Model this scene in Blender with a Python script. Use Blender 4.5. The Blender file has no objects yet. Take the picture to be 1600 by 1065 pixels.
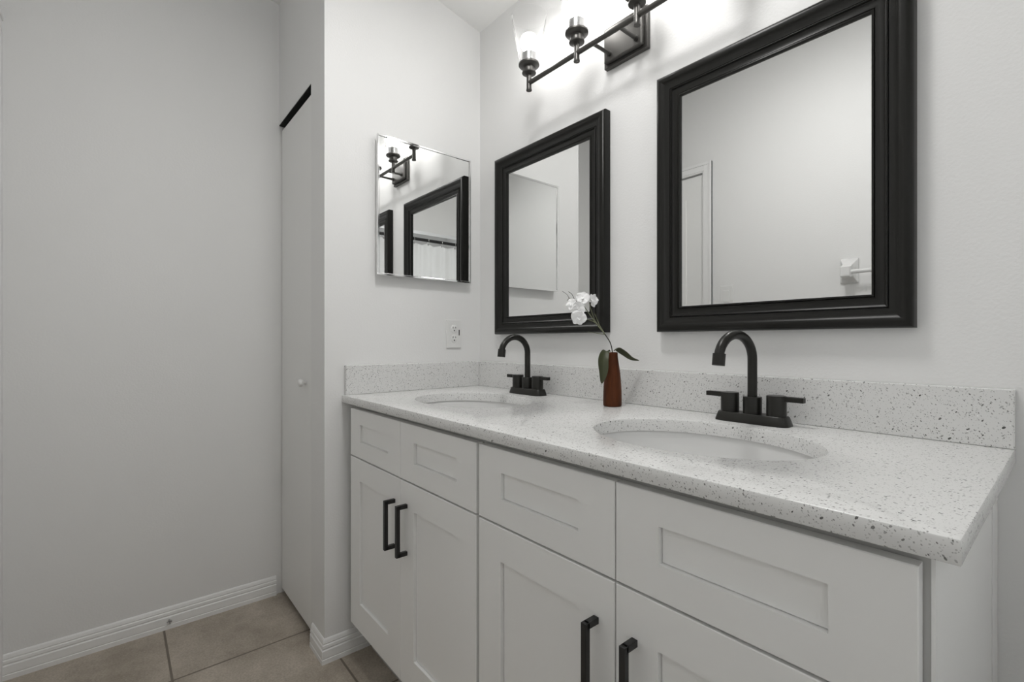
import bpy, bmesh, math, random
from mathutils import Vector, Matrix
random.seed(7)
SC = bpy.context.scene
COL = SC.collection
PI = math.pi

# ------------------------------------------------------------------ camera
# world frame: mirror wall is y=0, side wall is x=0, z=0 is the top of the counter
F_PX, YAW = 741.76, 0.6979
CAMX, CAMY, CAMZ = 1.6259, -1.1823, 0.1826
cam_d = bpy.data.cameras.new('camera'); cam = bpy.data.objects.new('camera', cam_d)
COL.objects.link(cam); SC.camera = cam
cam_d.sensor_fit = 'HORIZONTAL'; cam_d.sensor_width = 36.0
cam_d.lens = F_PX / 1600 * 36.0
cam_d.shift_x = (800 - 801.43) / 1600
cam_d.shift_y = (533.56 - 532.5) / 1600
cam_d.clip_start = 0.02; cam_d.clip_end = 50
cam.location = (CAMX, CAMY, CAMZ)
cam.rotation_euler = (PI / 2, 0, PI / 2 - YAW)

# ------------------------------------------------------------------ view, world
SC.view_settings.view_transform = 'Standard'
SC.view_settings.look = 'None'
SC.view_settings.exposure = 0.36
SC.view_settings.gamma = 1.0
SC.view_settings.use_curve_mapping = False
w = bpy.data.worlds.new('world'); SC.world = w; w.use_nodes = True
w.node_tree.nodes['Background'].inputs[0].default_value = (0.8, 0.8, 0.8, 1)
w.node_tree.nodes['Background'].inputs[1].default_value = 0.15
SC.cycles.use_denoising = True
SC.cycles.max_bounces = 12; SC.cycles.diffuse_bounces = 6; SC.cycles.glossy_bounces = 8
SC.cycles.transparent_max_bounces = 16
SC.cycles.sample_clamp_indirect = 6.0

BULB_STRENGTH = 17.5
FILL_LAMP_WATTS = 7.2
FILL_WINDOW_STRENGTH = 3.8

# ------------------------------------------------------------------ materials
MATS = {}
def mat(name, color=(0.8, 0.8, 0.8), rough=0.5, metal=0.0, spec=0.5, bump=None, emit=None, coat=0.0):
    m = bpy.data.materials.new(name); m.use_nodes = True
    nt = m.node_tree; b = nt.nodes['Principled BSDF']
    b.inputs['Base Color'].default_value = (*color, 1)
    b.inputs['Roughness'].default_value = rough
    b.inputs['Metallic'].default_value = metal
    b.inputs['Specular IOR Level'].default_value = spec
    b.inputs['Coat Weight'].default_value = coat
    if bump:
        sc, st, dist = bump
        tc = nt.nodes.new('ShaderNodeTexCoord'); n = nt.nodes.new('ShaderNodeTexNoise')
        n.inputs['Scale'].default_value = sc; n.inputs['Detail'].default_value = 3
        bp = nt.nodes.new('ShaderNodeBump'); bp.inputs['Strength'].default_value = st
        bp.inputs['Distance'].default_value = dist
        nt.links.new(tc.outputs['Object'], n.inputs['Vector'])
        nt.links.new(n.outputs['Fac'], bp.inputs['Height'])
        nt.links.new(bp.outputs['Normal'], b.inputs['Normal'])
    if emit:
        b.inputs['Emission Color'].default_value = (*emit[0], 1)
        b.inputs['Emission Strength'].default_value = emit[1]
    MATS[name] = m
    return m

M_WALL = mat('wall_paint', (0.795, 0.795, 0.79), 0.55, bump=(170, 0.35, 0.0012))
M_CEIL = mat('ceiling_paint', (0.82, 0.82, 0.81), 0.8, bump=(120, 0.3, 0.001))
M_TRIM = mat('trim_paint', (0.84, 0.84, 0.835), 0.4)
M_DOOR = mat('door_paint', (0.84, 0.84, 0.83), 0.45)
M_CAB = mat('cabinet_paint', (0.88, 0.88, 0.87), 0.38)
M_BOX_SHADED = mat('cabinet_box_shaded', (0.50, 0.50, 0.49), 0.5)  # same paint as the fronts, darkened to stand for shade around them
M_BLACK = mat('matte_black_metal', (0.012, 0.012, 0.012), 0.38, 0.0, 0.5)
M_FAUCET = mat('oil_rubbed_black', (0.015, 0.0145, 0.012), 0.34, 0.2, 0.45, bump=(900, 0.15, 0.0003))
M_FRAME = mat('black_brown_frame', (0.009, 0.0088, 0.0074), 0.32, 0.0, 0.28, bump=(1100, 0.25, 0.0003))
M_FIXTURE = mat('bronze_fixture', (0.085, 0.082, 0.077), 0.36, 0.55, 0.5)
M_CHROME = mat('chrome', (0.82, 0.82, 0.82), 0.08, 1.0)
M_MIRROR = mat('mirror_glass', (0.81, 0.815, 0.81), 0.0, 1.0)
M_PORC = mat('white_porcelain', (0.76, 0.76, 0.755), 0.12, spec=0.5, coat=0.3)
M_PLAST = mat('white_plastic', (0.78, 0.78, 0.77), 0.3)
M_DARK = mat('dark_slot', (0.012, 0.012, 0.012), 0.7, spec=0.2)
M_CURT = mat('curtain_cloth', (0.68, 0.68, 0.67), 0.85)
def _thin_cloth(m):
    nt = m.node_tree; b = nt.nodes['Principled BSDF']; out = nt.nodes['Material Output']
    tl = nt.nodes.new('ShaderNodeBsdfTranslucent'); tl.inputs['Color'].default_value = (0.85, 0.85, 0.84, 1)
    mx = nt.nodes.new('ShaderNodeMixShader'); mx.inputs[0].default_value = 0.5
    nt.links.new(b.outputs[0], mx.inputs[1]); nt.links.new(tl.outputs[0], mx.inputs[2]); nt.links.new(mx.outputs[0], out.inputs['Surface'])
_thin_cloth(M_CURT)
M_FILL_PANE = mat('added_window_pane', (0.8, 0.8, 0.8), 0.6, emit=((0.97, 0.985, 1.0), FILL_WINDOW_STRENGTH))  # glow of the added window, unseen fill light
M_LEAF = mat('leaf_green', (0.045, 0.052, 0.020), 0.5, bump=(60, 0.3, 0.002))
M_STEM = mat('stem_green', (0.16, 0.17, 0.10), 0.6)
M_TWIG = mat('twig_dark', (0.03, 0.03, 0.022), 0.6)
M_PETAL = mat('petal_white', (0.93, 0.93, 0.93), 0.6)
M_BULB = mat('bulb_glow', (1, 1, 1), 0.4, emit=((1.0, 0.985, 0.96), BULB_STRENGTH))
M_FILL_PANEL = mat('added_lamp_diffuser', (0.9, 0.9, 0.9), 0.5, emit=((1, 0.99, 0.98), 2.4))  # diffuser of the added ceiling lamp
M_GREY = mat('grey_metal', (0.4, 0.4, 0.4), 0.3, 1.0)

def glass_mat():
    # thin clear glass: mostly see-through, mirror-like at grazing angles
    m = bpy.data.materials.new('clear_shade_glass'); m.use_nodes = True
    nt = m.node_tree; nt.nodes.clear()
    out = nt.nodes.new('ShaderNodeOutputMaterial'); mx = nt.nodes.new('ShaderNodeMixShader')
    tr = nt.nodes.new('ShaderNodeBsdfTransparent'); gl = nt.nodes.new('ShaderNodeBsdfGlossy')
    fr = nt.nodes.new('ShaderNodeLayerWeight'); fr.inputs['Blend'].default_value = 0.06
    gl.inputs['Roughness'].default_value = 0.03; gl.inputs['Color'].default_value = (0.9, 0.9, 0.9, 1)
    tr.inputs['Color'].default_value = (0.985, 0.985, 0.985, 1)
    nt.links.new(fr.outputs['Fresnel'], mx.inputs[0])
    nt.links.new(tr.outputs[0], mx.inputs[1]); nt.links.new(gl.outputs[0], mx.inputs[2])
    # slightly cloudy rim: the edge-on glass scatters a little of the bulb's light
    df = nt.nodes.new('ShaderNodeBsdfTranslucent'); df2 = nt.nodes.new('ShaderNodeBsdfDiffuse')
    ad = nt.nodes.new('ShaderNodeMixShader'); ad.inputs[0].default_value = 0.5
    nt.links.new(df.outputs[0], ad.inputs[1]); nt.links.new(df2.outputs[0], ad.inputs[2])
    lw = nt.nodes.new('ShaderNodeLayerWeight'); lw.inputs['Blend'].default_value = 0.25
    pw = nt.nodes.new('ShaderNodeMath'); pw.operation = 'MULTIPLY_ADD'; pw.inputs[1].default_value = 0.10; pw.inputs[2].default_value = 0.004
    nt.links.new(lw.outputs['Facing'], pw.inputs[0])
    m2 = nt.nodes.new('ShaderNodeMixShader'); nt.links.new(pw.outputs[0], m2.inputs[0])
    nt.links.new(mx.outputs[0], m2.inputs[1]); nt.links.new(ad.outputs[0], m2.inputs[2])
    nt.links.new(m2.outputs[0], out.inputs[0])
    return m
M_GLASS = glass_mat()

def quartz_mat():
    m = bpy.data.materials.new('speckled_quartz'); m.use_nodes = True
    nt = m.node_tree; b = nt.nodes['Principled BSDF']; L = nt.links.new
    tc = nt.nodes.new('ShaderNodeTexCoord')
    mp = nt.nodes.new('ShaderNodeMapping'); mp.inputs['Rotation'].default_value = (0.5, 0.35, 0.6)
    L(tc.outputs['Object'], mp.inputs['Vector'])
    base = (0.73, 0.73, 0.722, 1)
    prev = None
    col = nt.nodes.new('ShaderNodeRGB'); col.outputs[0].default_value = base; prev = col.outputs[0]
    def layer(scale, stretch, thr, dist, color, prev):
        mm = nt.nodes.new('ShaderNodeMapping'); mm.inputs['Scale'].default_value = stretch
        L(mp.outputs[0], mm.inputs['Vector'])
        v = nt.nodes.new('ShaderNodeTexVoronoi'); v.inputs['Scale'].default_value = scale
        v.inputs['Randomness'].default_value = 1.0
        L(mm.outputs[0], v.inputs['Vector'])
        sep = nt.nodes.new('ShaderNodeSeparateColor'); L(v.outputs['Color'], sep.inputs[0])
        g = nt.nodes.new('ShaderNodeMath'); g.operation = 'GREATER_THAN'; g.inputs[1].default_value = thr
        L(sep.outputs[0], g.inputs[0])
        # per-chip size
        sz = nt.nodes.new('ShaderNodeMath'); sz.operation = 'MULTIPLY'; sz.inputs[1].default_value = dist
        L(sep.outputs[1], sz.inputs[0])
        lt = nt.nodes.new('ShaderNodeMath'); lt.operation = 'LESS_THAN'
        L(v.outputs['Distance'], lt.inputs[0]); L(sz.outputs[0], lt.inputs[1])
        mu = nt.nodes.new('ShaderNodeMath'); mu.operation = 'MULTIPLY'
        L(g.outputs[0], mu.inputs[0]); L(lt.outputs[0], mu.inputs[1])
        # per-chip darkness
        dk = nt.nodes.new('ShaderNodeMath'); dk.operation = 'MULTIPLY'
        rr = nt.nodes.new('ShaderNodeMapRange'); rr.inputs[3].default_value = 0.35; rr.inputs[4].default_value = 1.0
        L(sep.outputs[2], rr.inputs[0]); L(rr.outputs[0], dk.inputs[0]); L(mu.outputs[0], dk.inputs[1])
        mix = nt.nodes.new('ShaderNodeMix'); mix.data_type = 'RGBA'
        L(dk.outputs[0], mix.inputs[0]); L(prev, mix.inputs[6]); mix.inputs[7].default_value = (*color, 1)
        return mix.outputs[2]
    prev = layer(520, (1, 1, 1), 0.66, 0.55, (0.42, 0.42, 0.41), prev)
    prev = layer(300, (1.7, 0.75, 1.0), 0.72, 0.52, (0.12, 0.12, 0.115), prev)
    prev = layer(200, (0.65, 1.7, 1.2), 0.93, 0.50, (0.025, 0.025, 0.02), prev)
    prev = layer(160, (1, 1, 1), 0.97, 0.25, (0.95, 0.95, 0.95), prev)
    L(prev, b.inputs['Base Color'])
    b.inputs['Roughness'].default_value = 0.20
    return m
M_QUARTZ = quartz_mat()

def tile_mat():
    m = bpy.data.materials.new('beige_floor_tile'); m.use_nodes = True
    nt = m.node_tree; b = nt.nodes['Principled BSDF']; L = nt.links.new
    tc = nt.nodes.new('ShaderNodeTexCoord'); mp = nt.nodes.new('ShaderNodeMapping')
    mp.inputs['Location'].default_value = (0.223, 1.042 + 0.4475, 0)
    L(tc.outputs['Object'], mp.inputs['Vector'])
    br = nt.nodes.new('ShaderNodeTexBrick'); br.offset = 0.0; br.squash = 1.0
    br.inputs['Scale'].default_value = 1.0
    br.inputs['Brick Width'].default_value = 0.455; br.inputs['Row Height'].default_value = 0.4475
    br.inputs['Mortar Size'].default_value = 0.0038; br.inputs['Mortar Smooth'].default_value = 0.2
    L(mp.outputs[0], br.inputs['Vector'])
    n = nt.nodes.new('ShaderNodeTexNoise'); n.inputs['Scale'].default_value = 5; n.inputs['Detail'].default_value = 7
    n.inputs['Roughness'].default_value = 0.65
    L(tc.outputs['Object'], n.inputs['Vector'])
    cr = nt.nodes.new('ShaderNodeValToRGB')
    cr.color_ramp.elements[0].position = 0.3; cr.color_ramp.elements[0].color = (0.290, 0.250, 0.202, 1)
    cr.color_ramp.elements[1].position = 0.72; cr.color_ramp.elements[1].color = (0.520, 0.463, 0.392, 1)
    L(n.outputs['Fac'], cr.inputs[0])
    n2 = nt.nodes.new('ShaderNodeTexNoise'); n2.inputs['Scale'].default_value = 160; n2.inputs['Detail'].default_value = 2
    L(tc.outputs['Object'], n2.inputs['Vector'])
    mr = nt.nodes.new('ShaderNodeMapRange'); mr.inputs[1].default_value = 0.3; mr.inputs[2].default_value = 0.7
    mr.inputs[3].default_value = 0.88; mr.inputs[4].default_value = 1.1
    L(n2.outputs['Fac'], mr.inputs[0])
    mul = nt.nodes.new('ShaderNodeVectorMath'); mul.operation = 'SCALE'
    L(cr.outputs[0], mul.inputs[0]); L(mr.outputs[0], mul.inputs['Scale'])
    mix = nt.nodes.new('ShaderNodeMix'); mix.data_type = 'RGBA'
    L(br.outputs['Fac'], mix.inputs[0]); L(mul.outputs[0], mix.inputs[6]); mix.inputs[7].default_value = (0.165, 0.140, 0.110, 1)
    L(mix.outputs[2], b.inputs['Base Color'])
    bp = nt.nodes.new('ShaderNodeBump'); bp.invert = True; bp.inputs['Strength'].default_value = 0.6; bp.inputs['Distance'].default_value = 0.002
    L(br.outputs['Fac'], bp.inputs['Height']); L(bp.outputs[0], b.inputs['Normal'])
    b.inputs['Roughness'].default_value = 0.5
    return m
M_TILE = tile_mat()

def wood_mat():
    m = bpy.data.materials.new('red_brown_vase'); m.use_nodes = True
    nt = m.node_tree; b = nt.nodes['Principled BSDF']; L = nt.links.new
    tc = nt.nodes.new('ShaderNodeTexCoord'); mp = nt.nodes.new('ShaderNodeMapping')
    mp.inputs['Scale'].default_value = (60, 60, 8); L(tc.outputs['Object'], mp.inputs[0])
    n = nt.nodes.new('ShaderNodeTexNoise'); n.inputs['Scale'].default_value = 1.5; n.inputs['Detail'].default_value = 4
    L(mp.outputs[0], n.inputs['Vector'])
    cr = nt.nodes.new('ShaderNodeValToRGB')
    cr.color_ramp.elements[0].position = 0.3; cr.color_ramp.elements[0].color = (0.050, 0.012, 0.002, 1)
    cr.color_ramp.elements[1].position = 0.7; cr.color_ramp.elements[1].color = (0.105, 0.028, 0.006, 1)
    L(n.outputs['Fac'], cr.inputs[0]); L(cr.outputs[0], b.inputs['Base Color'])
    b.inputs['Roughness'].default_value = 0.5; b.inputs['Specular IOR Level'].default_value = 0.22
    return m
M_VASE = wood_mat()

# ------------------------------------------------------------------ mesh helpers
def box(bm, x0, x1, y0, y1, z0, z1, bev=0.0, seg=2):
    b2 = bmesh.new()
    vs = [b2.verts.new((x, y, z)) for x in (x0, x1) for y in (y0, y1) for z in (z0, z1)]
    for f in ((0, 1, 3, 2), (4, 6, 7, 5), (0, 4, 5, 1), (2, 3, 7, 6), (0, 2, 6, 4), (1, 5, 7, 3)):
        b2.faces.new([vs[i] for i in f])
    bmesh.ops.recalc_face_normals(b2, faces=b2.faces)
    if bev > 0:
        bmesh.ops.bevel(b2, geom=list(b2.edges), offset=bev, segments=seg, profile=0.5, affect='EDGES')
    merge(bm, b2)

def merge(bm, b2):
    mp = {}
    for v in b2.verts: mp[v.index] = None
    b2.verts.ensure_lookup_table(); b2.verts.index_update()
    nv = [bm.verts.new(v.co) for v in b2.verts]
    for f in b2.faces:
        nf = bm.faces.new([nv[v.index] for v in f.verts]); nf.smooth = f.smooth
    b2.free()

def lathe(bm, prof, n=40, center=(0, 0, 0), sx=1.0, sy=1.0):
    cx, cy, cz = center
    rings = []
    for r, z in prof:
        if r < 1e-6: rings.append([bm.verts.new((cx, cy, cz + z))])
        else: rings.append([bm.verts.new((cx + r * sx * math.cos(2 * PI * i / n), cy + r * sy * math.sin(2 * PI * i / n), cz + z)) for i in range(n)])
    for a, b in zip(rings, rings[1:]):
        for i in range(n):
            j = (i + 1) % n
            if len(a) == 1 and len(b) == 1: continue
            if len(a) == 1: f = bm.faces.new((a[0], b[j], b[i]))
            elif len(b) == 1: f = bm.faces.new((a[i], a[j], b[0]))
            else: f = bm.faces.new((a[i], a[j], b[j], b[i]))
            f.smooth = True

def tube(bm, pts, rad, n=16, caps=True, flat=1.0):
    pts = [Vector(p) for p in pts]
    rs = rad if isinstance(rad, (list, tuple)) else [rad] * len(pts)
    rings = []; up = None
    for i, p in enumerate(pts):
        t = (pts[min(i + 1, len(pts) - 1)] - pts[max(i - 1, 0)]).normalized()
        if up is None:
            up = Vector((0, 0, 1)) if abs(t.z) < 0.9 else Vector((1, 0, 0))
        s = t.cross(up).normalized(); up = s.cross(t).normalized()
        rings.append([bm.verts.new(p + (s * math.cos(2 * PI * k / n) + up * flat * math.sin(2 * PI * k / n)) * rs[i]) for k in range(n)])
    for a, b in zip(rings, rings[1:]):
        for k in range(n):
            f = bm.faces.new((a[k], a[(k + 1) % n], b[(k + 1) % n], b[k])); f.smooth = True
    if caps:
        bm.faces.new(list(reversed(rings[0]))); bm.faces.new(rings[-1])

def obj(name, bm, m, parent=None, loc=(0, 0, 0), sharp=35):
    bmesh.ops.recalc_face_normals(bm, faces=bm.faces)
    me = bpy.data.meshes.new(name); bm.to_mesh(me); bm.free()
    me.materials.append(m)
    o = bpy.data.objects.new(name, me); COL.objects.link(o)
    if parent: o.parent = parent
    o.location = loc
    if any(p.use_smooth for p in me.polygons):
        me.set_sharp_from_angle(angle=math.radians(sharp))
    return o

def thing(name, label, cat, loc=(0, 0, 0), group=None, rz=0.0):
    o = bpy.data.objects.new(name, None); COL.objects.link(o)
    o.empty_display_size = 0.05
    o.location = loc; o.rotation_euler = (0, 0, rz); o['label'] = label; o['category'] = cat
    if group: o['group'] = group
    return o

def tag(o, label, cat, group=None):
    o['label'] = label; o['category'] = cat
    if group: o['group'] = group
    return o

def struct(name, bm, m, label, cat, **k):
    o = obj(name, bm, m, **k); o['kind'] = 'structure'; o['label'] = label; o['category'] = cat
    return o

def bx(*a, **k):
    bm = bmesh.new(); box(bm, *a, **k); return bm

def copy_tree(o, parent=None):
    c = o.copy(); COL.objects.link(c)
    if parent: c.parent = parent
    for ch in o.children: copy_tree(ch, c)
    return c

# ------------------------------------------------------------------ room
ZF = -0.893            # floor
XL = -0.575            # far left wall
YO = -1.47             # wall opposite the mirrors
YP = -0.6435           # face of the closet wall
XR = 2.62              # far end of the tub recess
ceil_z = lambda y: 1.487 + 0.21 * (-y)
T = 0.1

def prism_yz(bm, poly, x0, x1):
    a = [bm.verts.new((x0, y, z)) for y, z in poly]; b = [bm.verts.new((x1, y, z)) for y, z in poly]
    bm.faces.new(a); bm.faces.new(list(reversed(b)))
    n = len(poly)
    for i in range(n): bm.faces.new((a[i], b[i], b[(i + 1) % n], a[(i + 1) % n]))

struct('floor', bx(XL - T, XR + T, YO - T, T, ZF - 0.05, ZF), M_TILE,
       'beige brown square tile floor with dark grout lines', 'floor')
bm = bmesh.new()
prism_yz(bm, [(T, ceil_z(T)), (YO - T, ceil_z(YO - T)), (YO - T, ceil_z(YO - T) + 0.06), (T, ceil_z(T) + 0.06)], XL - T, XR + T)
struct('ceiling', bm, M_CEIL, 'white sloped ceiling rising away from the mirror wall', 'ceiling')
bm = bmesh.new(); prism_yz(bm, [(0, ZF), (T, ZF), (T, ceil_z(T)), (0, ceil_z(0))], XL - T, XR + T)
struct('wall_back', bm, M_WALL, 'white painted wall behind the two black framed mirrors', 'wall')
bm = bmesh.new(); prism_yz(bm, [(0, ZF), (0, ceil_z(0)), (YO - T, ceil_z(YO - T)), (YO - T, ZF)], XL - T, XL)
struct('wall_left', bm, M_WALL, 'plain white wall filling the left of the view', 'wall')
bm = bmesh.new(); prism_yz(bm, [(0, ZF), (0, ceil_z(0)), (YO - T, ceil_z(YO - T)), (YO - T, ZF)], XR, XR + T)
struct('wall_right', bm, M_WALL, 'white wall at the far end of the tub recess', 'wall')
# side wall that carries the small chrome framed mirror; thickness towards the closet
bm = bmesh.new(); prism_yz(bm, [(0, ZF), (0, ceil_z(0)), (YP, ceil_z(YP)), (YP, ZF)], -0.1, 0.0)
struct('wall_side', bm, M_WALL, 'bright white side wall carrying the mirrored medicine cabinet', 'wall')
# closet front wall: jamb and header around the narrow door
DX1 = -0.142; DTOP = 1.108
bm = bmesh.new()
box(bm, DX1, -0.1, YP, YP + 0.1, ZF, DTOP)
prism_yz(bm, [(YP + 0.1, DTOP), (YP + 0.1, ceil_z(YP + 0.1)), (YP, ceil_z(YP)), (YP, DTOP)], XL, -0.1)
struct('wall_closet', bm, M_WALL, 'narrow wall and header framing the white closet door', 'wall')
# opposite wall with door opening
OX0, OX1, OTOP = -0.535, 0.222, 1.163
bm = bmesh.new()
prism_yz(bm, [(YO, ZF), (YO, ceil_z(YO)), (YO - T, ceil_z(YO - T)), (YO - T, ZF)], OX1, XR)
prism_yz(bm, [(YO, ZF), (YO, ceil_z(YO)), (YO - T, ceil_z(YO - T)), (YO - T, ZF)], XL, OX0)
prism_yz(bm, [(YO, OTOP), (YO, ceil_z(YO)), (YO - T, ceil_z(YO - T)), (YO - T, OTOP)], OX0, OX1)
struct('wall_front', bm, M_WALL, 'white wall opposite the vanity, seen in the mirrors', 'wall')
# header over the tub recess
bm = bmesh.new(); prism_yz(bm, [(0, 1.085), (0, ceil_z(0)), (YO, ceil_z(YO)), (YO, 1.085)], 1.88, 1.98)
struct('wall_header', bm, M_WALL, 'white header wall above the shower curtain', 'wall')

# closet door (bifold leaf) with knob
DB = -0.872
d = struct('door_1', bx(XL + 0.004, DX1 - 0.004, -0.633, -0.619, DB, DTOP - 0.023, bev=0.0015), M_DOOR,
           'plain white narrow closet door with small round knob', 'door')
bm = bmesh.new()
lathe(bm, [(0, 0), (0.007, 0), (0.006, 0.008), (0.012, 0.013), (0.0155, 0.019), (0.0135, 0.026), (0.006, 0.029), (0, 0.0295)], 24)
bmesh.ops.rotate(bm, verts=bm.verts, cent=(0, 0, 0), matrix=Matrix.Rotation(PI / 2, 3, 'X'))
k = obj('door_knob', bm, M_PLAST, d, (-0.236, -0.633, 0.029))
bm = bx(XL + 0.002, DX1 - 0.002, -0.6425, -0.602, DTOP - 0.004, DTOP - 0.0005); box(bm, XL + 0.002, DX1 - 0.002, -0.618, -0.602, DTOP - 0.030, DTOP - 0.004)  # track carried forward in black so the header underside reads as shaded
struct('trim_1', bm, M_DARK, 'door track widened in black to paint shade into the gap above the closet door', 'door track')

# opposite door with two raised panels, casing
d2 = struct('door_2', bx(OX0 + 0.004, OX1 - 0.004, YO - 0.045, YO - 0.008, ZF + 0.01, OTOP - 0.004, bev=0.002), M_DOOR,
            'white room door seen in the large mirror', 'door')
for z0, z1 in ((-0.75, 0.0), (0.15, 1.03)):
    for x0, x1 in ((OX0 + 0.11, -0.21), (-0.105, OX1 - 0.11)):
        obj('door_panel', bx(x0, x1, YO - 0.010, YO - 0.004, z0, z1, bev=0.0028), M_DOOR, d2)
bm = bmesh.new()
cw = 0.055
for (wa, wb, th) in ((0.0, cw, 0.010), (0.008, cw, 0.013), (cw - 0.016, cw, 0.017)):
    box(bm, OX1 + wa, OX1 + wb, YO, YO + th, ZF, OTOP + wb, bev=0.0015)
    box(bm, XL, OX1 + wa, YO, YO + th, OTOP + wa, OTOP + wb, bev=0.0015)
box(bm, XL, OX0, YO, YO + 0.015, ZF, OTOP, bev=0.0015)
struct('trim_2', bm, M_TRIM, 'white moulded casing around the door opposite the vanity', 'door casing')

# baseboards
def base_prof(h=0.08, t=0.012):
    return [(0, 0), (t, 0), (t, 0.015), (t * 0.86, 0.0165), (t * 0.86, 0.018), (t * 0.95, 0.020), (t * 0.92, 0.044), (t * 0.66, 0.047), (t * 0.66, 0.0495),
            (t * 0.84, 0.052), (t * 0.76, 0.0605), (t * 0.55, 0.063), (t * 0.55, 0.065), (t * 0.64, 0.067), (t * 0.42, 0.076), (t * 0.2, h), (0, h)]
def sweep(bm, path, prof, closed=False, cap=True):
    # path: list of (x, y) with inward direction on the left... mitred in plan
    n = len(path); rings = []
    for i, p in enumerate(path):
        p = Vector(p)
        dirs = []
        if i > 0: dirs.append((p - Vector(path[i - 1])).normalized())
        if i < n - 1: dirs.append((Vector(path[i + 1]) - p).normalized())
        nr = [Vector((dv.y, -dv.x)) for dv in dirs]
        if len(nr) == 2:
            m = (nr[0] + nr[1]); m = m / max(1e-6, (1 + nr[0].dot(nr[1])))
        else: m = nr[0]
        rings.append([bm.verts.new((p.x + m.x * u, p.y + m.y * u, ZF + z)) for u, z in prof])
    k = len(prof)
    for a, b in zip(rings, rings[1:]):
        for i in range(k): bm.faces.new((a[i], a[(i + 1) % k], b[(i + 1) % k], b[i]))
    bm.faces.new(rings[0]); bm.faces.new(list(reversed(rings[-1])))
bm = bmesh.new(); sweep(bm, [(XL, -0.656), (XL, YO + 0.001)][::-1], base_prof())
b_left = struct('baseboard_left', bm, M_TRIM, 'white moulded baseboard along the left wall', 'baseboard')
bm = bmesh.new(); sweep(bm, [(DX1 + 0.022, YP), (0.0, YP), (0.0, -0.0)], base_prof())
struct('baseboard_side', bm, M_TRIM, 'white baseboard wrapping the corner beside the vanity', 'baseboard')
bm = bmesh.new(); sweep(bm, [(1.88, YO), (OX1 + cw, YO)], base_prof())
struct('baseboard_front', bm, M_TRIM, 'white baseboard along the wall opposite the vanity', 'baseboard')
bm = bmesh.new(); sweep(bm, [(1.535, 0), (1.88, 0)], base_prof())
struct('baseboard_back', bm, M_TRIM, 'white baseboard right of the vanity', 'baseboard')

# metal stub on the left baseboard
t = thing('door_stop', 'tiny broken metal doorstop stub on the left baseboard', 'door stop', (XL + 0.0118, -1.026, -0.857))
bm = bmesh.new(); tube(bm, [(0, 0, 0), (0.003, 0, 0)], 0.007, 14); obj('plate', bm, M_TRIM, t)
bm = bmesh.new(); tube(bm, [(0.003, 0, 0), (0.010, 0.001, 0), (0.016, 0.006, -0.003)], 0.0028, 10)
tube(bm, [(0.008, 0, 0.0), (0.012, -0.008, -0.004)], 0.002, 8)
tube(bm, [(0.010, 0, 0.0), (0.013, 0.002, -0.012)], 0.002, 8)
obj('stub', bm, M_GREY, t)

# ------------------------------------------------------------------ vanity cabinets
DF, DBK = -0.570, -0.551     # door front and back faces
def shaker(bm, x0, x1, z0, z1, sx=0.077, sz0=0.09, sz1=0.071):
    dep = 0.0075
    ix0, ix1, iz0, iz1 = x0 + sx, x1 - sx, z0 + sz0, z1 - sz1
    def rect(a, b, c, d_, y): return [bm.verts.new(v) for v in ((a, y, c), (b, y, c), (b, y, d_), (a, y, d_))]
    e = 0.0012
    R = [rect(x0, x1, z0, z1, DBK), rect(x0, x1, z0, z1, DF + e), rect(x0 + e, x1 - e, z0 + e, z1 - e, DF),
         rect(ix0, ix1, iz0, iz1, DF), rect(ix0 + 0.0003, ix1 - 0.0003, iz0 + 0.0003, iz1 - 0.0003, DF + dep + 0.003),
         rect(ix0 + 0.0018, ix1 - 0.0018, iz0 + 0.0018, iz1 - 0.0018, DF + dep + 0.003), rect(ix0 + 0.0020, ix1 - 0.0020, iz0 + 0.0020, iz1 - 0.0020, DF + dep)]
    for a, b in zip(R, R[1:]):
        for i in range(4): bm.faces.new((a[i], a[(i + 1) % 4], b[(i + 1) % 4], b[i]))
    bm.faces.new(R[0]); bm.faces.new(R[-1])
def handle(parent, x, ztop):
    t_ = 0.0108; hy = DF - 0.0325; zbot = ztop - 0.1395
    bm = bmesh.new()
    box(bm, x - t_ / 2, x + t_ / 2, hy, hy + t_, zbot, ztop, bev=0.0008)
    box(bm, x - t_ / 2, x + t_ / 2, hy + t_ * 0.5, DF + 0.0005, ztop - t_, ztop, bev=0.0006)
    box(bm, x - t_ / 2, x + t_ / 2, hy + t_ * 0.5, DF + 0.0005, zbot, zbot + t_, bev=0.0006)
    h = obj('handle', bm, M_BLACK, parent); h['label'] = 'square matte black bar handle'
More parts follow.
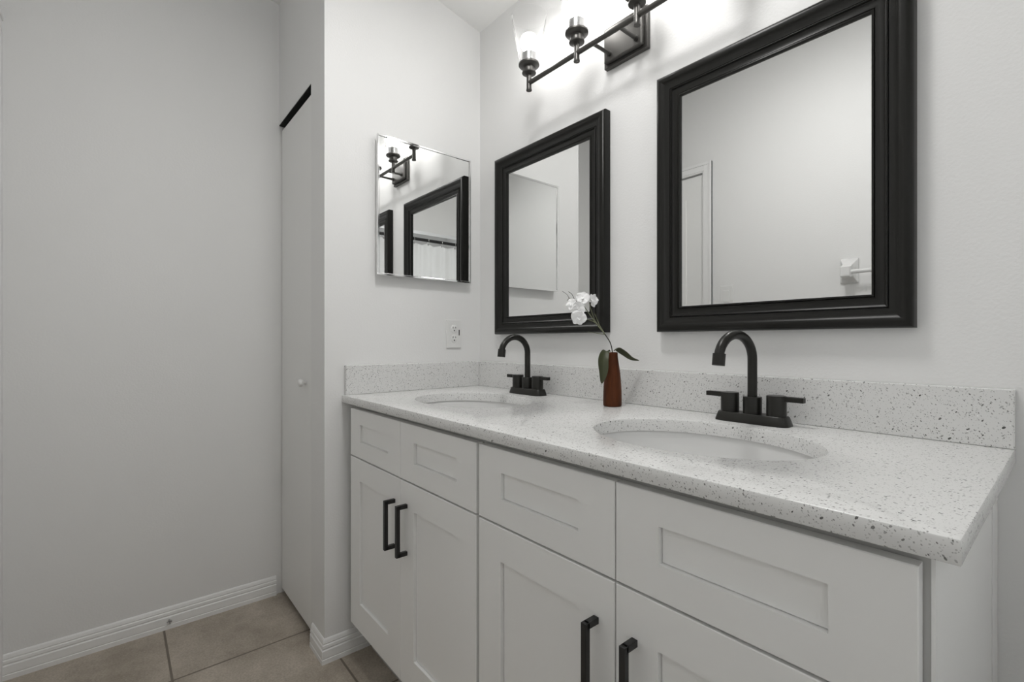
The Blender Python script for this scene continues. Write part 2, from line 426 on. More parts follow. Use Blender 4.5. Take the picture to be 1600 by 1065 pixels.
def cabinet(name, label, x0, x1, doors):
    t = thing(name, label, 'cabinet', ((x0 + x1) / 2, -0.28, ZF), 'white shaker vanity cabinets')
    inv = (-(x0 + x1) / 2, 0.28, -ZF)
    def add(n, bm, m, par=None):
        o = obj(n, bm, m, par if par else t)
        if not par: o.location = inv
        return o
    bm = bmesh.new()
    box(bm, x0, x0 + 0.016, -0.549, -0.002, -0.775, -0.027)        # sides
    box(bm, x1 - 0.016, x1, -0.549, -0.002, -0.775, -0.027)
    box(bm, x0, x0 + 0.016, -0.49, -0.002, ZF, -0.775)
    box(bm, x1 - 0.016, x1, -0.49, -0.002, ZF, -0.775)
    box(bm, x0 + 0.016, x1 - 0.016, -0.549, -0.002, -0.775, -0.757)  # bottom
    box(bm, x0 + 0.016, x1 - 0.016, -0.012, -0.002, -0.757, -0.027)  # back
    box(bm, x0 + 0.016, x1 - 0.016, -0.549, -0.530, -0.056, -0.027)  # top rail
    box(bm, x0 + 0.016, x1 - 0.016, -0.549, -0.530, -0.225, -0.175)  # mid rail
    box(bm, (x0 + x1) / 2 - 0.02, (x0 + x1) / 2 + 0.02, -0.549, -0.530, -0.757, -0.056)
    add('body', bm, M_BOX_SHADED)
    add('toe_kick', bx(x0 + 0.016, x1 - 0.016, -0.490, -0.474, ZF, -0.775), M_BOX_SHADED)
    for (a, b, hx, hz) in doors:
        bm = bmesh.new(); shaker(bm, a, b, -0.198, -0.041, sx=0.078, sz0=0.053, sz1=0.048)
        add('drawer_front', bm, M_CAB)
        bm = bmesh.new(); shaker(bm, a, b, -0.764, -0.2025)
        dd = add('door', bm, M_CAB)
        handle(dd, hx, hz)
    return t
c1 = cabinet('vanity_cabinet', 'left white shaker vanity cabinet beside the side wall', 0.030, 0.7735,
        [(0.041, 0.4045, 0.369, -0.2655), (0.4065, 0.769, 0.4425, -0.2615)])
c2 = cabinet('vanity_cabinet', 'right white shaker vanity cabinet at the open end of the counter', 0.7745, 1.530,
        [(0.779, 1.1485, 1.1110, -0.2725), (1.151, 1.5235, 1.1870, -0.2735)])
o = obj('end_panel', bx(1.5300, 1.5335, -0.5500, -0.0745, -0.775, -0.027), M_CAB, c2)
o.location = (-(0.7745 + 1.530) / 2, 0.28, -ZF)
# scribe strip on the exposed end, against the wall
o = obj('scribe_strip', bx(1.5302, 1.5348, -0.0715, -0.001, ZF + 0.001, -0.027, bev=0.0008), M_CAB, c2)
o.location = (-(0.7745 + 1.530) / 2, 0.28, -ZF)

# ------------------------------------------------------------------ countertop with two sink holes
CL, CW, CT = 1.5565, 0.585, 0.0255
SINKS = [(0.3850, -0.3100), (1.1435, -0.3080)]
SA, SB = 0.218, 0.165
def slab(bm, x0, x1, y0, y1, cx, cy, outer_l, outer_r):
    N = 120
    angs = [2 * PI * i / N for i in range(N)]
    for (X, Y) in ((x0, y0), (x1, y0), (x1, y1), (x0, y1)):
        angs.append(math.atan2(Y - cy, X - cx) % (2 * PI))
    angs = sorted(set(round(a, 9) for a in angs))
    def rim(a):
        c, s = math.cos(a), math.sin(a)
        tx = ((x1 if c > 0 else x0) - cx) / c if abs(c) > 1e-9 else 1e9
        ty = ((y1 if s > 0 else y0) - cy) / s if abs(s) > 1e-9 else 1e9
        t_ = min(tx, ty); return cx + c * t_, cy + s * t_
    def ell(a, g):
        c, s = math.cos(a), math.sin(a)
        r = 1 / math.sqrt((c / (SA + g)) ** 2 + (s / (SB + g)) ** 2)
        return cx + c * r, cy + s * r
    r3 = 0.0028
    def inset(p, i):
        x, y = p
        if outer_l: x = max(x, x0 + i)
        if outer_r: x = min(x, x1 - i)
        y = max(y, y0 + i)          # front edge only; the back sits against the wall
        return x, y
    rows = []
    def row(fn, z): rows.append([bm.verts.new((*fn(a), z)) for a in angs])
    row(lambda a: ell(a, 0.0), -0.029)
    row(lambda a: ell(a, 0.0), -0.004)
    row(lambda a: ell(a, 0.0012), -0.0012)
    row(lambda a: ell(a, 0.004), 0.0)
    row(lambda a: inset(rim(a), r3), 0.0)
    row(lambda a: inset(rim(a), r3 * 0.3), -r3 * 0.3)
    row(lambda a: inset(rim(a), 0), -r3)
    row(lambda a: inset(rim(a), 0), -CT + r3 * 0.7)
    row(lambda a: inset(rim(a), r3 * 0.25), -CT + r3 * 0.2)
    row(lambda a: inset(rim(a), r3 * 0.8), -CT)
    row(lambda a: ell(a, 0.012), -CT)
    row(lambda a: ell(a, 0.008), -0.029)
    rows.append(rows[0])
    n = len(angs)
    for ri, (A, B) in enumerate(zip(rows, rows[1:])):
        for i in range(n):
            j = (i + 1) % n
            q = [A[i], A[j], B[j], B[i]]
            if 4 <= ri <= 8:
                xs = [v.co.x for v in q]
                if (not outer_r and min(xs) > x1 - 1e-5) or (not outer_l and max(xs) < x0 + 1e-5): continue
            try:
                f = bm.faces.new(q); f.smooth = ri not in (3, 6, 9)
            except ValueError: pass
bm = bmesh.new()
XM = 0.765
slab(bm, 0.0006, XM, -CW, -0.0005, SINKS[0][0], SINKS[0][1], False, False)
slab(bm, XM, CL, -CW, -0.0005, SINKS[1][0], SINKS[1][1], False, True)
bmesh.ops.remove_doubles(bm, verts=bm.verts, dist=1e-5)
ct = obj('countertop', bm, M_QUARTZ, sharp=30)
tag(ct, 'long speckled white quartz vanity countertop with two oval sink cutouts', 'countertop')
bm = bx(0.0006, CL, -0.0200, -0.0006, 0.0002, 0.1016, bev=0.0018)
obj('backsplash', bm, M_QUARTZ, ct)
bm = bx(0.0006, 0.0200, -0.577, -0.0205, 0.0002, 0.1016, bev=0.0018)
obj('side_splash', bm, M_QUARTZ, ct)

# sinks
def sink(cx, cy, label):
    bm = bmesh.new()
    a, b, dp = SA + 0.006, SB + 0.006, 0.145
    prof = []
    K = 22
    rows = []
    n = 96
    def ringv(s, z): return [bm.verts.new((a * s * math.cos(2 * PI * i / n), b * s * math.sin(2 * PI * i / n), z)) for i in range(n)]
    pr_ = [(1.09, -0.0295), (1.0, -0.0295), (0.99, -0.034)]
    for i in range(1, K):
        t_ = i / K
        s = (1 - t_ ** 2.6) ** 0.5 * 0.985
        pr_.append((max(s, 0.12), -0.034 - dp * t_))
    pr_ += [(0.10, -0.034 - dp), (0.02, -0.035 - dp)]
    rings = [ringv(s, z) for s, z in pr_]
    # outer skin
    for s, z in ((0.06, -0.045 - dp), (0.5, -0.04 - dp), (0.8, -0.0 - dp), (1.03, -0.10), (1.05, -0.04), (1.09, -0.0395)):
        rings.append(ringv(s, z))
    for A, B in zip(rings, rings[1:] + rings[:1]):
        for i in range(n):
            f = bm.faces.new((A[i], A[(i + 1) % n], B[(i + 1) % n], B[i])); f.smooth = True
    o = obj('sink', bm, M_PORC, None, (cx, cy, 0), sharp=50)
    tag(o, label, 'sink', 'oval undermount sinks')
    bm = bmesh.new(); lathe(bm, [(0, 0.002), (0.018, 0.002), (0.021, 0.0), (0.021, -0.004)], 28)
    dr = obj('drain', bm, M_GREY, o, (0, 0, -0.034 - dp + 0.001))
    return o
sink(*SINKS[0], 'white oval undermount sink at the far left of the counter')
sink(*SINKS[1], 'white oval undermount sink nearer the camera, below the large mirror')

# ------------------------------------------------------------------ faucets
def faucet(x, y, label, swivel=0.0):
    t = thing('faucet', label, 'faucet', (x, y, 0.0), group='black faucets on the counter')
    bm = bmesh.new()   # oblong tapered base
    def oval(hx, hy, z, n=40):
        out = []
        for i in range(n):
            a = 2 * PI * i / n; c, s = math.cos(a), math.sin(a)
            p = 4.5
            rx = abs(c) ** (2 / p) * (1 if c > 0 else -1); ry = abs(s) ** (2 / p) * (1 if s > 0 else -1)
            out.append(bm.verts.new((hx * rx, hy * ry, z)))
        return out
    R = [oval(0.0800, 0.0275, 0.0003), oval(0.0800, 0.0275, 0.003), oval(0.0745, 0.0230, 0.0195), oval(0.0730, 0.0215, 0.021)]
    for A, B in zip(R, R[1:]):
        for i in range(40):
            f = bm.faces.new((A[i], A[(i + 1) % 40], B[(i + 1) % 40], B[i])); f.smooth = True
    bm.faces.new(R[0]); bm.faces.new(R[-1])
    obj('base', bm, M_FAUCET, t)
    bm = bmesh.new()
    lathe(bm, [(0, 0.0205), (0.0195, 0.0205), (0.0195, 0.0575), (0.0188, 0.0585), (0, 0.0588)], 32)
    obj('hub', bm, M_FAUCET, t)
    bm = bmesh.new()
    r = 0.065; rz_ = 0.055; zc = 0.143
    pts = [(0, 0, 0.056), (0, 0, 0.08), (0, 0, 0.11)]
    for i in range(0, 21):
        a = math.radians(168) * i / 20
        pts.append((0, -r + r * math.cos(a), zc + rz_ * math.sin(a)))
    lx, ly, lz = pts[-1]
    tube(bm, pts, 0.0101, 24)
    sp_ = obj('spout', bm, M_FAUCET, t); sp_.rotation_euler = (0, 0, swivel)
    bm = bmesh.new()
    tube(bm, [(0, ly + 0.0010, lz + 0.003), (0, ly - 0.0024, lz - 0.022)], 0.0130, 28)
    ae = obj('aerator', bm, M_FAUCET, t); ae.rotation_euler = (0, 0, swivel)
    for s in (-1, 1):
        bm = bmesh.new()
        lathe(bm, [(0, 0.0205), (0.0198, 0.0205), (0.0198, 0.0635), (0.0190, 0.0650), (0, 0.0652)], 32, (s * 0.051, 0, 0))
        hh = obj('handle', bm, M_FAUCET, t)
        x0, x1 = sorted((s * 0.051, s * 0.106))
        obj('lever', bx(x0, x1, -0.007, 0.007, 0.0535, 0.0645, bev=0.0008), M_FAUCET, hh)
    return t
faucet(0.3885, -0.078, 'black gooseneck two-handle faucet behind the far sink, left of the brown vase', math.radians(7))
faucet(1.1515, -0.078, 'black gooseneck two-handle faucet behind the near sink, right of the brown vase', math.radians(-6))

# ------------------------------------------------------------------ framed mirrors
FR = [(0, 0.0), (0, 0.024), (0.002, 0.0285), (0.006, 0.032), (0.011, 0.0338), (0.016, 0.0330), (0.021, 0.0300), (0.028, 0.0255),
      (0.036, 0.0228), (0.0385, 0.0225), (0.0390, 0.0195), (0.0400, 0.0195), (0.0408, 0.0235), (0.0425, 0.0245), (0.0442, 0.0235),
      (0.0450, 0.0205), (0.0475, 0.0190), (0.0560, 0.0185), (0.0615, 0.0200), (0.0625, 0.0180), (0.0635, 0.0205), (0.0655, 0.0215), (0.0675, 0.0205), (0.0680, 0.0180), (0.0680, 0.0)]
def framed_mirror(x0, x1, z0, z1, label):
    t = thing('framed_mirror', label, 'mirror', ((x0 + x1) / 2, 0, z0), 'black framed mirrors over the counter')
    w2 = (x1 - x0) / 2; h = z1 - z0
    bm = bmesh.new()
    rows = []
    for u, d_ in FR:
        d_ = max(d_, 0.0012) if d_ == 0 else d_
        rows.append([bm.verts.new(v) for v in ((-w2 + u, -d_, u), (w2 - u, -d_, u), (w2 - u, -d_, h - u), (-w2 + u, -d_, h - u))])
    rows.append(rows[0])
    for A, B in zip(rows, rows[1:]):
        for i in range(4):
            f = bm.faces.new((A[i], A[(i + 1) % 4], B[(i + 1) % 4], B[i])); f.smooth = True
    obj('frame', bm, M_FRAME, t, sharp=38)
    iu = 0.067
    g = obj('mirror_glass', bx(-w2 + iu, w2 - iu, -0.0150, -0.0110, iu, h - iu), M_MIRROR, t)
    obj('backing', bx(-w2 + iu, w2 - iu, -0.0108, -0.001, iu, h - iu), M_DARK, t)
    return t
framed_mirror(0.1358, 0.6888, 0.2115, 0.9005, 'black framed wall mirror above the far sink, behind the flower vase')
framed_mirror(0.8702, 1.4262, 0.2095, 0.9110, 'black framed wall mirror nearest the camera, above the near sink')

# ------------------------------------------------------------------ small mirror cabinet on the side wall
my0, my1, mz0, mz1 = -0.4687, -0.0671, 0.4203, 0.9227
t = thing('medicine_cabinet', 'mirrored medicine cabinet with thin chrome edge on the side wall', 'medicine cabinet', (0, (my0 + my1) / 2, mz0))
inv = (0, -(my0 + my1) / 2, -mz0)
o = obj('body', bx(0.0006, 0.017, my0 + 0.012, my1 - 0.012, mz0 + 0.012, mz1 - 0.012), M_PLAST, t, inv)
o['label'] = 'white shallow cabinet body'
bm = bmesh.new()
ew = 0.0075
for a in ((my0, my1, mz0, mz0 + ew), (my0, my1, mz1 - ew, mz1), (my0, my0 + ew, mz0 + ew, mz1 - ew), (my1 - ew, my1, mz0 + ew, mz1 - ew)):
    box(bm, 0.018, 0.030, *a, bev=0.0012)
o = obj('door_frame', bm, M_CHROME, t, inv); o['label'] = 'thin polished chrome edge'
obj('mirror_door', bx(0.0175, 0.0268, my0 + 0.004, my1 - 0.004, mz0 + 0.004, mz1 - 0.004), M_MIRROR, t, inv)

# ------------------------------------------------------------------ outlet
t = thing('wall_outlet', 'white duplex electrical outlet on the side wall above the side splash', 'outlet', (0, -0.134, 0.158))
obj('cover_plate', bx(0.0006, 0.0065, -0.0345, 0.0345, 0.0, 0.112, bev=0.002), M_PLAST, t)
for zc in (0.0375, 0.0765):
    bm = bmesh.new(); 
    lathe(bm, [(0, 0.0062), (0.0168, 0.0062), (0.0168, 0.0082), (0.0155, 0.0090), (0, 0.0090)], 32, sy=0.84)
    bmesh.ops.rotate(bm, verts=bm.verts, cent=(0, 0, 0), matrix=Matrix.Rotation(PI / 2, 3, 'Y') )
    r = obj('receptacle', bm, M_PLAST, t, (0, 0, zc))
    bm = bmesh.new()
    box(bm, 0.0088, 0.0094, -0.0072, -0.0048, 0.0012, 0.0088)
    box(bm, 0.0088, 0.0094, 0.0048, 0.0072, 0.0020, 0.0082)
    tube(bm, [(0.0088, 0, -0.0072), (0.0094, 0, -0.0072)], 0.0029, 14)
    s = obj('slots', bm, M_DARK, r); s['label'] = 'dark plug slots'
s = obj('side_slot', bx(0.0062, 0.0070, 0.0225, 0.0265, 0.050, 0.073), M_DARK, t); s['label'] = 'dark vertical slot'

# ------------------------------------------------------------------ vanity light
LY, LZ = -0.108, 1.057
t = thing('vanity_light', 'black bronze four lamp vanity light bar with clear flared glass shades', 'wall light', (0.755, 0, LZ))
bm = bmesh.new()
box(bm, -0.078, 0.078, -0.016, -0.0006, -0.031, 0.092, bev=0.002)
box(bm, -0.069, 0.069, -0.030, -0.016, -0.022, 0.083, bev=0.004)
obj('back_plate', bm, M_FIXTURE, t)
for sx in (-0.046, 0.050):
    bm = bmesh.new()
    tube(bm, [(sx, -0.029, 0.0), (sx, LY, 0.0)], 0.0055, 14)
    tube(bm, [(sx, -0.029, 0.0), (sx, -0.038, 0.0)], 0.0075, 14)
    obj('arm', bm, M_FIXTURE, t)
bm = bmesh.new(); tube(bm, [(-0.325, LY, 0), (0.325, LY, 0)], 0.0076, 18)
obj('crossbar', bm, M_FIXTURE, t)
for i, lx in enumerate((0.430, 0.6465, 0.8635, 1.080)):
    x = lx - 0.755
    bm = bmesh.new()
    lathe(bm, [(0, -0.026), (0.0092, -0.026), (0.0098, -0.024), (0.0086, -0.018), (0.0086, 0.028), (0.019, 0.030), (0.0235, 0.032), (0.0240, 0.035), (0.0200, 0.037), (0.0195, 0.052),
               (0.033, 0.056), (0.0355, 0.059), (0.0355, 0.064), (0.032, 0.067), (0.0, 0.068)], 32, (x, LY, 0))
    h = obj('lamp_holder', bm, M_FIXTURE, t)
    bm = bmesh.new()
    lathe(bm, [(0, 0.068), (0.0235, 0.068), (0.0235, 0.0985), (0.0215, 0.100), (0.0, 0.100)], 28, (x, LY, 0))
    s = obj('socket', bm, M_GREY, h); s['label'] = 'pale metal bulb socket'
    bm = bmesh.new()
    zz = [(0.0255, 0.0686), (0.0310, 0.070), (0.0335, 0.078), (0.0395, 0.110), (0.0480, 0.155), (0.0560, 0.195), (0.0610, 0.220),
          (0.0618, 0.2235), (0.0610, 0.2245), (0.0600, 0.2235)]
    inner = [(0.0590, 0.220), (0.0540, 0.195), (0.0460, 0.155), (0.0375, 0.110), (0.0315, 0.078), (0.0295, 0.0725), (0.0255, 0.0705)]
    lathe(bm, zz + inner, 48, (x, LY, 0))
    s = obj('shade', bm, M_GLASS, h); s['label'] = 'clear flared glass shade open at the top'
    bm = bmesh.new()
    lathe(bm, [(0, 0.0995), (0.012, 0.0998), (0.0135, 0.104), (0.019, 0.112), (0.0265, 0.122), (0.030, 0.134), (0.0295, 0.146), (0.0245, 0.157), (0.014, 0.1645), (0, 0.167)], 32, (x, LY, 0))
    s = obj('bulb', bm, M_BULB, h); s['label'] = 'glowing white bulb'

# ------------------------------------------------------------------ vase and flowers
VX, VY = 0.775, -0.100
bm = bmesh.new()
lathe(bm, [(0, 0.0004), (0.0235, 0.0004), (0.0258, 0.003), (0.0260, 0.012), (0.0256, 0.040), (0.0244, 0.063), (0.0218, 0.092), (0.0183, 0.117), (0.0157, 0.134),
           (0.0148, 0.143), (0.0148, 0.1510), (0.0143, 0.1525), (0.0135, 0.1515), (0.0135, 0.120), (0.0, 0.118)], 48)
v = obj('vase', bm, M_VASE, None, (VX, VY, 0)); tag(v, 'small red brown bottle vase on the counter between the two sinks', 'vase')
# spray: local x is along the sweep of the stem (to the left of the view), y is depth, z is up
RX = Vector((0.6426, 0.7662, 0)); FX = Vector((-0.7662, 0.6426, 0))
def L3(r, z, d_=0.0): p = RX * r + FX * d_; return (p.x, p.y, z)
sp = thing('orchid_spray', 'artificial white orchid spray with two green leaves standing in the brown vase', 'flower', (VX, VY, 0))
def curve(pts, n=8):
    out = []
    P = [Vector(p) for p in pts]; P = [P[0]] + P + [P[-1]]
    for i in range(1, len(P) - 2):
        for k in range(n):
            t_ = k / n
            a, b, c, d_ = P[i - 1], P[i], P[i + 1], P[i + 2]
            out.append(0.5 * ((2 * b) + (-a + c) * t_ + (2 * a - 5 * b + 4 * c - d_) * t_ ** 2 + (-a + 3 * b - 3 * c + d_) * t_ ** 3))
    out.append(P[-1]); return out
px = 1 / 548.0
def Q(u, v_, d_=0.0): return L3((u - 957) * px, (632.5 - v_) * px, d_)
def stem(pts, r, m, name='stem'):
    bm = bmesh.new(); c = curve(pts); n = len(c)
    rr = [r[0] + (r[1] - r[0]) * i / (n - 1) for i in range(n)]
    tube(bm, c, rr, 10); return obj(name, bm, m, sp)
o = stem([Q(957, 562), Q(956.7, 548), Q(953.5, 534), Q(945, 520.5)], (0.0016, 0.0015), M_TWIG)
stem([Q(945, 520.5), Q(938, 512), Q(926, 497, -0.004), Q(914, 480, -0.006), Q(905, 470, -0.006)], (0.0016, 0.0011), M_STEM, 'branch')
stem([Q(938, 512), Q(930, 499, 0.003), Q(923.5, 481, 0.004), Q(921, 470, 0.002)], (0.0012, 0.001), M_STEM, 'branch')
stem([Q(944, 519), Q(937, 505, 0.008), Q(930.6, 488.6, 0.012)], (0.0013, 0.0010), M_STEM, 'branch')
stem([Q(935, 507), Q(926, 501, -0.010), Q(912, 497, -0.014)], (0.0012, 0.001), M_STEM, 'branch')
stem([Q(945, 521), Q(935, 519.5, 0.005), Q(919, 517, 0.01)], (0.0012, 0.0006), M_STEM, 'branch')
tw = stem([Q(905, 472), Q(898.5, 467.5, -0.002), Q(894, 459, -0.002), Q(888.6, 454.7, -0.001)], (0.0009, 0.0007), M_TWIG, 'twig')
stem([Q(898.5, 468, -0.002), Q(890, 464.5), Q(886.5, 459, 0.002), Q(879, 453.7, 0.003)], (0.0008, 0.0005), M_TWIG, 'twig')
stem([Q(890, 464.5), Q(886.5, 468.5, 0.002)], (0.0008, 0.0006), M_TWIG, 'twig')
def petal(bm, M, length, width, cup, ruff, ph):
    nu, nv = 8, 8
    g = []
    for i in range(nu + 1):
        u = i / nu
        wd = width * (math.sin(PI * min(1, u * 0.93 + 0.05)) ** 0.62)
        rowv = []
        for j in range(nv + 1):
            vv = j / nv * 2 - 1
            z = cup * (u ** 2) * length - 0.18 * length * (vv ** 2) * math.sin(PI * u) * 0.6 + ruff * math.sin(vv * 4 + ph + u * 5) * u
            rowv.append(M @ Vector((u * length, vv * wd / 2, z)))
        g.append(rowv)
    for side in (0, 1):
        vs = [[bm.verts.new(p + (M.to_3x3() @ Vector((0, 0, -0.0005))) * side) for p in r_] for r_ in g]
        for i in range(nu):
            for j in range(nv):
                q = (vs[i][j], vs[i + 1][j], vs[i + 1][j + 1], vs[i][j + 1])
                f = bm.faces.new(q if side == 0 else tuple(reversed(q))); f.smooth = True
        if side == 0: top = vs
        else: bot = vs
    loop = lambda V: [V[i][0] for i in range(nu + 1)] + [V[nu][j] for j in range(1, nv + 1)] + [V[i][nv] for i in range(nu - 1, -1, -1)] + [V[0][j] for j in range(nv - 1, 0, -1)]
    a, b = loop(top), loop(bot)
    for i in range(len(a)):
        k2 = (i + 1) % len(a); bm.faces.new((a[i], b[i], b[k2], a[k2]))
def flower(center, face, size, roll, seed):
    rnd = random.Random(seed)
    f_ = Vector(face).normalized(); s = f_.cross(Vector((0, 0, 1))).normalized(); u_ = s.cross(f_)
    B = Matrix((( s.x, u_.x, f_.x, center[0]), (s.y, u_.y, f_.y, center[1]), (s.z, u_.z, f_.z, center[2]), (0, 0, 0, 1)))
    bm = bmesh.new()
    for k_, (ang, ln, wd) in enumerate(((90, 1, 1.0), (18, 1.1, 1.35), (162, 1.1, 1.35), (234, 1.0, 1.0), (306, 1.0, 1.0))):
        M = B @ Matrix.Rotation(math.radians(ang + roll + rnd.uniform(-8, 8)), 4, 'Z') @ Matrix.Rotation(-rnd.uniform(0.05, 0.4), 4, 'Y') @ Matrix.Translation((0, 0, 0.0006 * k_))
        petal(bm, M, size * ln, size * wd, rnd.uniform(-0.25, 0.2), size * 0.07, rnd.uniform(0, 6))
    fl = obj('flower', bm, M_PETAL, sp, sharp=60)
    bm = bmesh.new()
    for k_ in range(3):
        M = B @ Matrix.Translation((0, -size * 0.06, size * 0.06)) @ Matrix.Rotation(math.radians(-90 + (k_ - 1) * 55 + roll), 4, 'Z') @ Matrix.Rotation(-0.9, 4, 'Y')
        petal(bm, M, size * 0.42, size * 0.34, 0.3, size * 0.03, k_)
    obj('lip', bm, M_PETAL, fl, sharp=60)
cd = -FX  # towards the camera
flower(Q(926, 468.5, 0.0), cd + RX * 0.9 + Vector((0, 0, 0.15)), 0.0195, 20, 1)
flower(Q(910, 466, -0.010), cd + RX * -0.2 + Vector((0, 0, 0.3)), 0.0195, 5, 2)
flower(Q(893, 475, -0.012), cd - RX * 0.7 + Vector((0, 0, 0.1)), 0.0170, 40, 3)
flower(Q(903, 480.5, -0.020), cd - RX * 0.2 + Vector((0, 0, -0.2)), 0.0185, 60, 4)
flower(Q(902.5, 495.5, -0.020), cd + RX * 0.15 + Vector((0, 0, -0.25)), 0.0215, 12, 5)
def leaf(axis, width, wdir, skew=0.8, name='leaf'):
    c = curve(axis, 7); n = len(c)
    bm = bmesh.new(); rows = []
    for i, p in enumerate(c):
        u = i / (n - 1)
        wd = width * max(0.05, math.sin(PI * (u ** skew)) ** 0.8)
        t_ = (c[min(i + 1, n - 1)] - c[max(i - 1, 0)]).normalized()
        wv = (wdir - t_ * wdir.dot(t_)).normalized(); nn = t_.cross(wv)
        rows.append([(p + wv * wd * 0.5 * k_ + nn * (abs(k_) ** 1.5) * wd * 0.16, nn) for k_ in (-1, -0.6, -0.25, 0, 0.25, 0.6, 1)])
    tv = [[bm.verts.new(a) for a, _ in r_] for r_ in rows]
    bv = [[bm.verts.new(a - b * 0.0009) for a, b in r_] for r_ in rows]
    for i in range(n - 1):
        for j in range(6):
            f = bm.faces.new((tv[i][j], tv[i + 1][j], tv[i + 1][j + 1], tv[i][j + 1])); f.smooth = True
            f = bm.faces.new((bv[i][j], bv[i][j + 1], bv[i + 1][j + 1], bv[i + 1][j])); f.smooth = True
        bm.faces.new((tv[i][0], bv[i][0], bv[i + 1][0], tv[i + 1][0])); bm.faces.new((tv[i][6], tv[i + 1][6], bv[i + 1][6], bv[i][6]))
    for e in (0, n - 1):
        for j in range(6): bm.faces.new((tv[e][j], tv[e][j + 1], bv[e][j + 1], bv[e][j]))
    return obj(name, bm, M_LEAF, sp, sharp=60)
leaf([Q(954, 547.5, 0.0), Q(945.5, 547.5, -0.014), Q(939, 560, -0.030), Q(938.5, 578, -0.036), Q(936.5, 596, -0.036)], 0.030, RX + FX * 0.25 + Vector((0, 0, 0.15)), 1.25)
leaf([Q(959, 547, 0.0), Q(965, 543, 0.004), Q(976, 549, 0.008), Q(988, 558, 0.010), Q(1000, 562, 0.010)], 0.021, Vector((0, 0, 1)) * 0.55 - FX * 0.9 + RX * 0.5)

# ------------------------------------------------------------------ things seen in the mirrors
t = thing('light_switch', 'white light switch plate beside the door opposite the vanity', 'light switch', (0.362, YO, 0.378))
obj('cover_plate', bx(-0.036, 0.036, 0.0006, 0.006, 0.0, 0.116, bev=0.002), M_PLAST, t)
obj('rocker', bx(-0.017, 0.017, 0.006, 0.010, 0.026, 0.090, bev=0.0015), M_PLAST, t)

t = thing('towel_bar', 'white ceramic towel bar on the wall opposite the vanity', 'towel bar', (1.24, YO, 0.455))
for sx in (-0.30, 0.30):
    bm = bmesh.new()
    rows = []
    for (hx, z0, z1, y) in ((0.036, 0.0, 0.114, 0.0006), (0.036, 0.0, 0.114, 0.008), (0.030, 0.010, 0.104, 0.014), (0.021, 0.026, 0.086, 0.032), (0.021, 0.022, 0.074, 0.060), (0.018, 0.026, 0.070, 0.075)):
        rows.append([bm.verts.new(v_) for v_ in ((sx - hx, y, z0), (sx + hx, y, z0), (sx + hx, y, z1), (sx - hx, y, z1))])
    for A, B in zip(rows, rows[1:]):
        for i in range(4): bm.faces.new((A[i], A[(i + 1) % 4], B[(i + 1) % 4], B[i]))
    bm.faces.new(rows[0]); bm.faces.new(rows[-1])
    bmesh.ops.bevel(bm, geom=list(bm.edges), offset=0.003, segments=2, profile=0.5, affect='EDGES')
    obj('bracket', bm, M_PORC, t)
bm = bmesh.new(); tube(bm, [(-0.29, 0.056, 0.046), (0.29, 0.056, 0.046)], 0.0095, 20)
obj('bar', bm, M_PORC, t)

CX_ = 1.835; RZ = 1.005
bm = bmesh.new(); tube(bm, [(CX_, -0.001, RZ), (CX_, YO + 0.001, RZ)], 0.0125, 20)
tag(obj('curtain_rod', bm, M_BLACK), 'black shower curtain rod reflected in the mirrors', 'curtain rod')
t = thing('shower_curtain', 'white pleated shower curtain hanging from the black rod behind the camera', 'shower curtain', (CX_, 0, ZF))
bm = bmesh.new()
ny, nz = 220, 14
y0c, y1c = -0.03, -1.44
vs = []
for i in range(ny + 1):
    u = i / ny; yy = y0c + (y1c - y0c) * u
    col_ = []
    for j in range(nz + 1):
        v_ = j / nz
        amp = 0.010 + 0.022 * v_
        ph = 2 * PI * u * 14
        sag = 0.012 * (0.5 - 0.5 * math.cos(2 * PI * u * 11)) * (1 - v_) ** 4
        zz_ = (RZ - 0.030 - sag) * (1 - v_) + (ZF + 0.04) * v_ + 0.893 - 0.0
        col_.append(bm.verts.new((amp * math.sin(ph + 0.6 * math.sin(3 * ph / 7)) , yy, zz_)))
    vs.append(col_)
for i in range(ny):
    for j in range(nz):
        f = bm.faces.new((vs[i][j], vs[i + 1][j], vs[i + 1][j + 1], vs[i][j + 1])); f.smooth = True
cl = obj('cloth', bm, M_CURT, t)
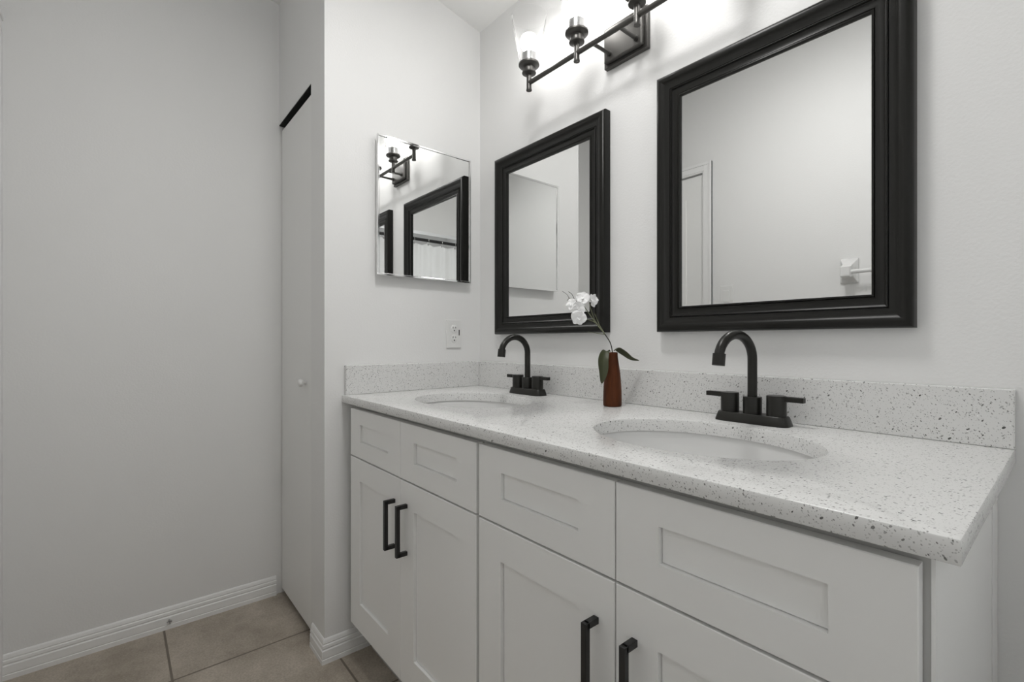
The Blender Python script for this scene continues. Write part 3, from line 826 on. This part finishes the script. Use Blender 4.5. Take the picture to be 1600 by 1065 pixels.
for k_ in range(12):
    u = (k_) / 11
    yy = y0c + (y1c - y0c) * u + (0.01 if k_ == 0 else (-0.01 if k_ == 11 else 0))
    bm = bmesh.new()
    ring = [(0, yy + 0.0, RZ + 0.893 - 0.008 + 0.0215 * math.cos(a) - 0.0, ) for a in ()]
    tube(bm, [(0.0215 * math.sin(2 * PI * i / 20), yy, RZ + 0.893 - 0.006 + 0.0235 * math.cos(2 * PI * i / 20)) for i in range(21)], 0.0016, 8, caps=False)
    lathe(bm, [(0, -0.008), (0.006, -0.006), (0.008, 0), (0.006, 0.006), (0, 0.008)], 14, (-0.012, yy, RZ + 0.893 - 0.036))
    h = obj('hook', bm, M_CHROME, t); h['label'] = 'chrome ring hook with bead'

# unseen frosted window added in the tub recess; its glowing pane gives fill
bm = bmesh.new()
for a in ((-1.15, -0.35, 0.10, 0.15), (-1.15, -0.35, 0.90, 0.95), (-1.15, -1.10, 0.15, 0.90), (-0.40, -0.35, 0.15, 0.90)):
    box(bm, XR - 0.03, XR - 0.0005, *a, bev=0.002)
wn = struct('added_window_1', bm, M_TRIM, 'unseen white framed frosted window added in the tub recess for fill light', 'window')
obj('pane', bx(XR - 0.016, XR - 0.008, -1.10, -0.40, 0.15, 0.90), M_FILL_PANE, wn)

# flush ceiling lamp, unseen, added to give soft fill light
def added_ceiling_lamp(x, y, watts, label):
    t = thing('added_ceiling_lamp', label, 'added ceiling lamp', (x, y, ceil_z(y) - 0.03))
    t.rotation_euler = (-math.atan(0.21), 0, 0)
    bm = bmesh.new(); lathe(bm, [(0, 0.028), (0.17, 0.028), (0.172, 0.004), (0.165, 0.0), (0.155, 0.002), (0.0, 0.002)], 48)
    obj('rim', bm, M_TRIM, t)
    bm = bmesh.new(); lathe(bm, [(0, -0.030), (0.08, -0.026), (0.13, -0.014), (0.155, 0.0015), (0, 0.0015)], 48)
    obj('diffuser', bm, M_FILL_PANEL, t)
    ld = bpy.data.lights.new('added_lamp_light', 'AREA'); ld.shape = 'DISK'; ld.size = 0.3; ld.energy = watts
    ld.color = (1, 0.99, 0.975)
    lo = bpy.data.objects.new('added_lamp_light', ld); COL.objects.link(lo); lo.parent = t; lo.location = (0, 0, -0.036)
added_ceiling_lamp(0.92, -0.62, FILL_LAMP_WATTS, 'unseen round white flush ceiling lamp added in front of the vanity for fill light')
